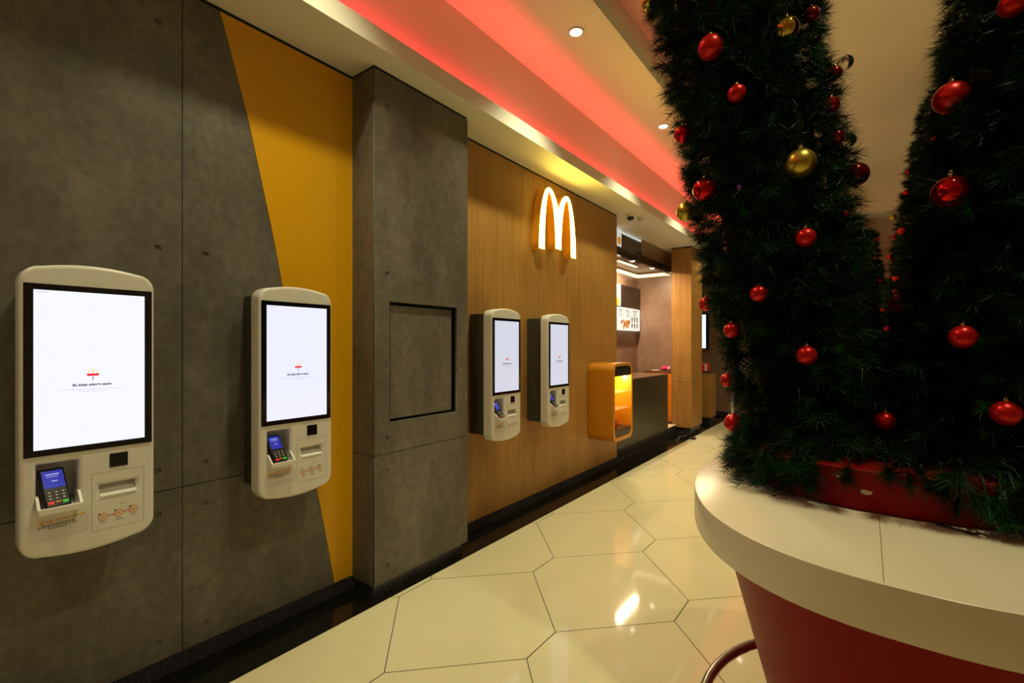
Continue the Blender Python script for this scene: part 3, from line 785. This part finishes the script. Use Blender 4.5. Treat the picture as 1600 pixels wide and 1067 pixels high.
def foliage(name, side, parent, density, npn, seed, width, zlo=1.12, zhi=4.15, scale=1.0, tufts=()):
    rs = np.random.RandomState(seed)
    n = int(density)
    P, D = [], []
    while len(P) < n:
        z = rs.uniform(zlo + .03, zhi); th = rs.uniform(0, 2 * np.pi)
        xc, a, b = arm_section(side, z, 0.10)
        c_, s_ = np.cos(th), np.sin(th); e = 2 / 2.4
        x = xc + a * np.sign(c_) * abs(c_) ** e; y = b * np.sign(s_) * abs(s_) ** e
        nx, ny = np.sign(c_) * abs(c_) ** (2 - e) / a, np.sign(s_) * abs(s_) ** (2 - e) / b
        nl = math.hypot(nx, ny); nx, ny = nx / nl, ny / nl
        P.append((x, y, z)); D.append((nx, ny, -0.25))
    # drooping fringe at the foot
    for i in range(int(n * .17)):
        th = rs.uniform(0, 2 * np.pi); c_, s_ = np.cos(th), np.sin(th)
        far_side = c_ * side > 0.35                       # denser tufts on the outer flank
        if not far_side: continue
        if c_ * side < -.2: continue
        P.append((.455 * np.sign(c_) * abs(c_) ** .8 + .01, .485 * np.sign(s_) * abs(s_) ** .8, rs.uniform(1.14, 1.24)))
        D.append((c_, s_, -1.3 if far_side else -.5))
    for i in range(85 if scale == 1.0 else 60):            # bed of sprigs on the planter top
        th = rs.uniform(0, 2 * np.pi); c_, s_ = np.cos(th), np.sin(th)
        if c_ * side < -.1: continue
        q = rs.uniform(.78, .97)
        P.append((.44 * q * np.sign(c_) * abs(c_) ** .8, .475 * q * np.sign(s_) * abs(s_) ** .8, 1.20)); D.append((c_ * .8, s_ * .8, .35))
    n_own = len(P)
    for (x, y, z, dx_, dy_, dz_) in tufts:
        for _ in range(2): P.append((x, y, z)); D.append((dx_, dy_, dz_))
    D = np.array(D); D[:n_own] += rs.normal(0, .42, (n_own, 3)); D[n_own:] += rs.normal(0, .12, (len(P) - n_own, 3)); P = np.array(P)
    D /= np.linalg.norm(D, axis=1)[:, None]
    S = len(P)
    Ls = rs.uniform(.07, .125, S) * scale
    brush = rs.uniform(0, 1, S) < .45; brush[n_own:] = True
    t = rs.uniform(.05, 1.0, (S, npn)); t = np.where(brush[:, None], .55 + .45 * t, t)
    # perpendicular frame
    up = np.tile([0, 0, 1.0], (S, 1)); A = np.cross(D, up); A /= np.linalg.norm(A, axis=1)[:, None] + 1e-9; B = np.cross(A, D)
    ph = rs.uniform(0, 2 * np.pi, (S, npn)); al = np.radians(np.where(brush[:, None], rs.uniform(4, 84, (S, npn)), rs.uniform(22, 62, (S, npn))))
    perp = A[:, None] * np.cos(ph)[..., None] + B[:, None] * np.sin(ph)[..., None]
    nd = D[:, None] * np.cos(al)[..., None] + perp * np.sin(al)[..., None]; nd[..., 2] -= .08
    base = P[:, None] + D[:, None] * (t * Ls[:, None])[..., None]
    nl = rs.uniform(.042, .068, (S, npn)) * scale * np.where(brush, 1.08, 1.0)[:, None]
    tip = base + nd * nl[..., None]
    sd = np.cross(nd, rs.normal(0, 1, (S, npn, 3))); sd /= np.linalg.norm(sd, axis=2)[..., None] + 1e-9
    hw = width / 2
    V = np.stack([base - sd * hw, base + sd * hw, tip], axis=2).reshape(-1, 3)
    # woody stems as thin three-sided spikes
    st = np.stack([P - A * .003, P + A * .003, P + D * Ls[:, None]], axis=1).reshape(-1, 3)
    V = np.concatenate([V, st])
    keep = V.reshape(-1, 3, 3)[:, :, 2].min(axis=1) > 1.056
    V = V.reshape(-1, 3, 3)[keep].reshape(-1, 3)
    nf = len(V) // 3
    me = bpy.data.meshes.new(name)
    me.vertices.add(len(V)); me.vertices.foreach_set('co', V.astype(np.float32).ravel())
    me.loops.add(nf * 3); me.loops.foreach_set('vertex_index', np.arange(nf * 3, dtype=np.int32))
    me.polygons.add(nf); me.polygons.foreach_set('loop_start', np.arange(0, nf * 3, 3, dtype=np.int32))
    me.update(); me.materials.append(NEEDLE)
    return obj(name, me, parent)
def make_tree(dx, dy, label, arms):
    t = thing('christmas_tree', label, 'christmas tree', (CX - .025 + dx, CY + dy, 1.181), 'leaning artificial fir trees in the planters')
    for side, density, npn, seed, width, scale, zhi in arms:
        rings = []
        for z in np.linspace(1.181, zhi - .03, 14):
            xc, a, b = arm_section(side, z, 0.105); rings.append((sup(xc, 0, a, b, 2.4, 48), z - 1.181))
        c = loft('leaning_arm', rings, DARKGREEN, t)
        f = foliage('foliage', side, c, density, npn, seed, width, zhi=zhi, scale=scale, tufts=TUFTS if (dy == 0 and side < 0) else ())
        f.location = (0, 0, -1.181)
make_tree(0, 0, 'near artificial fir tree with two leaning arms above the front counter', [(-1, 2500, 86, 1, .0024, 1.0, 4.15), (1, 2500, 86, 2, .0024, 1.0, 4.15)])
make_tree(0.03, 4.5, 'second fir tree, its arm leaning right seen in the gap of the near tree', [(1, 1700, 40, 3, .005, 1.1, 4.15)])
make_tree(0.40, 9.0, 'smallest, farthest fir tree seen low in the gap of the near tree', [(-1, 1200, 30, 4, .008, 1.1, 3.75)])

# ---------------------------------------------------------------- baubles
BM = {
 'rm': ('matte red', mat('bauble_matte_red', (.62, .008, .008), .30, metal=.55)),
 'rs': ('shiny red', mat('bauble_shiny_red', (.62, .008, .012), .07, metal=.85)),
 'rd': ('dark red', mat('bauble_dark_red', (.20, .003, .006), .16, metal=.6)),
 'gm': ('matte gold', mat('bauble_matte_gold', (.58, .42, .06), .30, metal=.9)),
 'gs': ('shiny gold', mat('bauble_shiny_gold', (.72, .50, .10), .06, metal=1.0)),
 'pu': ('purple', mat('bauble_purple', (.30, .03, .45), .15, metal=.6)),
 'cl': ('clear', mat('bauble_clear', (.95, .9, .8), .03, trans=1.0)),
}
GOLDCAP = mat('bauble_cap', (.6, .45, .2), .25, metal=1.0)
def sphere(r, m, seg=32):
    s = MB(); bmesh.ops.create_uvsphere(s.bm, u_segments=seg, v_segments=seg // 2, radius=r); s.mi(m)
    for f in s.bm.faces: f.smooth = True
    return s
def bauble(p, r, kind, label, parts=True):
    group = 'baubles on the near trees' if parts else 'baubles on the distant trees'
    m = BM[kind][1]
    if not parts:
        o = sphere(r, m, 16).build('bauble', None, p); return tag(o, label, 'bauble', group)
    t = thing('bauble', label, 'bauble', p, group)
    sphere(r, m).build('ball', t)
    MB().lathe([(r * .17, r * .97), (r * .17, r * 1.14), (r * .12, r * 1.17)], GOLDCAP, n=14).build('cap', t)
    MB().tube([(r * .11 * math.cos(a), 0, r * 1.24 + r * .11 * math.sin(a)) for a in [2 * math.pi * i / 12 for i in range(12)]], r * .02, GOLDCAP, n=5, closed=True).build('hook', t)
# <baubles>
bauble((-0.781, 2.066, 3.095), 0.0357, 'gs', 'shiny gold bauble cut off by the top edge, on the left fir arm')
bauble((-0.457, 1.823, 2.645), 0.0440, 'rm', 'large matte red bauble nearest the top of the left fir arm')
bauble((-0.221, 1.878, 2.645), 0.0403, 'gs', 'shiny gold bauble high on the left fir arm')
bauble((-0.156, 1.983, 2.729), 0.0262, 'rd', 'dark red bauble just right of the shiny gold one, high on the left fir arm')
bauble((-0.092, 2.114, 2.559), 0.0245, 'rd', 'dark red bauble below a clear one on the right edge of the left fir arm')
bauble((-0.063, 2.186, 2.621), 0.0270, 'cl', 'clear glass bauble at the upper right edge of the left fir arm')
bauble((-0.368, 1.820, 2.446), 0.0308, 'rm', 'small matte red bauble below the large one, upper left fir arm')
bauble((-0.098, 1.998, 2.395), 0.0265, 'rs', 'shiny red bauble on the upper right edge of the left fir arm')
bauble((-0.081, 1.999, 2.278), 0.0236, 'rd', 'dark red bauble beside the lower clear one on the left fir arm')
bauble((-0.052, 2.150, 2.312), 0.0250, 'cl', 'clear glass bauble lower on the right edge of the left fir arm')
bauble((-0.589, 1.928, 2.398), 0.0347, 'rs', 'shiny red bauble sticking out at the far left edge beside the downlight')
bauble((-0.032, 2.209, 2.197), 0.0448, 'rd', 'large dark red bauble on the right edge of the left fir arm')
bauble((-0.177, 1.858, 2.165), 0.0476, 'gm', 'largest matte gold bauble in the middle of the left fir arm')
bauble((-0.491, 1.873, 2.141), 0.0435, 'rs', 'shiny red bauble directly above the dull gold one at the left edge')
bauble((-0.611, 2.043, 2.117), 0.0401, 'gm', 'dull gold bauble behind the left edge of the left fir arm')
bauble((-0.056, 1.967, 1.999), 0.0097, 'rd', 'tiny dark red bauble below the large dark red one')
bauble((-0.161, 1.844, 1.910), 0.0311, 'rm', 'matte red bauble below the large gold one on the left fir arm')
bauble((-0.297, 1.823, 1.730), 0.0292, 'rm', 'matte red bauble right of the oak pillar, mid height on the left fir arm')
bauble((-0.530, 2.042, 1.722), 0.0292, 'rm', 'matte red bauble at the left edge against the oak pillar')
bauble((-0.397, 1.877, 1.606), 0.0281, 'rm', 'matte red bauble at the left edge beside the brown end wall')
bauble((-0.157, 1.825, 1.518), 0.0311, 'rm', 'matte red bauble in the dark centre of the left fir arm')
bauble((-0.448, 2.051, 1.410), 0.0284, 'rm', 'matte red bauble half hidden at the left edge beside the white post')
bauble((-0.420, 2.030, 1.242), 0.0373, 'rm', 'lowest matte red bauble at the left edge, above the cream counter')
bauble((0.049, 1.946, 1.305), 0.0302, 'rm', 'matte red bauble just above the middle of the red planter rim')
bauble((0.325, 1.874, 2.494), 0.0333, 'rm', 'matte red bauble cut off by the top edge on the right fir arm')
bauble((0.212, 1.987, 2.317), 0.0475, 'rm', 'large matte red bauble at the top left edge of the right fir arm')
bauble((0.203, 1.927, 2.012), 0.0471, 'rs', 'large shiny red bauble on the left edge of the right fir arm')
bauble((0.090, 2.128, 1.695), 0.0324, 'rm', 'matte red bauble at the foot of the gap between the two fir arms')
bauble((0.221, 1.849, 1.575), 0.0326, 'rm', 'matte red bauble with a wire hook in the middle of the right fir arm')
bauble((0.302, 1.821, 1.367), 0.0330, 'rm', 'lowest large matte red bauble on the right fir arm')
bauble((0.554, 6.353, 3.636), 0.0352, 'rm', 'highest small red bauble on the distant fir arm', False)
bauble((0.441, 6.416, 3.384), 0.0366, 'rd', 'dark red distant bauble right of the upper left edge pair', False)
bauble((0.366, 6.602, 3.410), 0.0324, 'rs', 'small red bauble poking out left near the top of the distant fir arm', False)
bauble((0.347, 6.544, 3.178), 0.0353, 'rs', 'small red bauble on the left edge above the gold one, distant fir arm', False)
bauble((0.443, 6.370, 3.043), 0.0337, 'rs', 'small shiny red bauble inside the distant fir arm, right of the edge one', False)
bauble((0.243, 6.768, 2.985), 0.0343, 'gm', 'only gold bauble on the distant fir arm', False)
bauble((0.303, 6.502, 2.768), 0.0415, 'rm', 'largest red bauble on the distant fir arm, below the gold one', False)
bauble((0.249, 6.775, 2.764), 0.0281, 'rm', 'tiny red bauble left of the largest one on the distant fir arm', False)
bauble((0.373, 6.365, 2.540), 0.0315, 'rm', 'small red bauble at the right, below the largest distant one', False)
bauble((0.216, 6.772, 2.546), 0.0315, 'rs', 'red bauble on the left edge, halfway down the distant fir arm', False)
bauble((0.248, 6.458, 2.264), 0.0299, 'rm', 'small red distant bauble, upper of a close pair low down', False)
bauble((0.247, 6.427, 2.118), 0.0268, 'rm', 'small red distant bauble, lower of a close pair low down', False)
bauble((0.151, 6.668, 1.947), 0.0252, 'rm', 'tiny red bauble at the left edge near the bottom of the gap', False)
bauble((0.179, 6.451, 1.734), 0.0273, 'rm', 'lowest tiny red bauble on the distant fir arm', False)
bauble((0.168, 11.099, 3.525), 0.0368, 'rm', 'topmost tiny red bauble on the farthest fir arm', False)
bauble((0.127, 10.901, 3.155), 0.0311, 'rm', 'second tiny red bauble down the farthest fir arm', False)
bauble((0.034, 10.836, 3.109), 0.0261, 'rm', 'tiny red bauble deepest inside the farthest fir arm', False)
bauble((0.202, 10.915, 2.740), 0.0258, 'rm', 'lowest tiny red bauble on the farthest fir arm', False)
CONE_P = (-0.345, 1.888, 1.475)
# </baubles>

bauble((-.365, 1.855, 2.12), .010, 'pu', 'tiny purple light glint as a ball right of the shiny red one at the left edge', False)  # purple glint of light given the shape of a small coloured ball
# pine cone
s = MB(); PC = mat('pine_cone', (.10, .055, .03), .6); PT = mat('pine_cone_tip', (.45, .36, .26), .6)
for i in range(46):
    a = i * 2.39996; h = i / 46; r_ = .019 * math.sin(math.pi * min(1, .12 + h * .86)) + .002; z = -.03 + .056 * h
    M = Matrix.Translation((r_ * math.cos(a), r_ * math.sin(a), z)) @ Matrix.Rotation(a, 4, 'Z') @ Matrix.Rotation(math.radians(-35), 4, 'Y')
    s.box(-.006, .009, -.005, .005, -.0012, .0012, PC, M=M); s.box(.009, .0105, -.004, .004, -.0012, .0012, PT, M=M)
tag(s.build('pine_cone', None, CONE_P), 'brown pine cone with pale tips on the left fir arm', 'pine cone')
# metal rod lying at the foot of the planter
t = thing('thin_metal_rod', 'thin dark rod with a shiny tip lying by the red planter rim', 'rod', (0.0, 0, 0))
s = MB(); s.tube([(.155, 1.752, 1.0555), (.235, 1.722, 1.0545)], .0028, TERM, n=8); s.build('shaft', t)
s = MB(); s.tube([(.2352, 1.7219, 1.0548), (.250, 1.7163, 1.0545)], .0055, CHROME, n=10); s.build('tip', t)
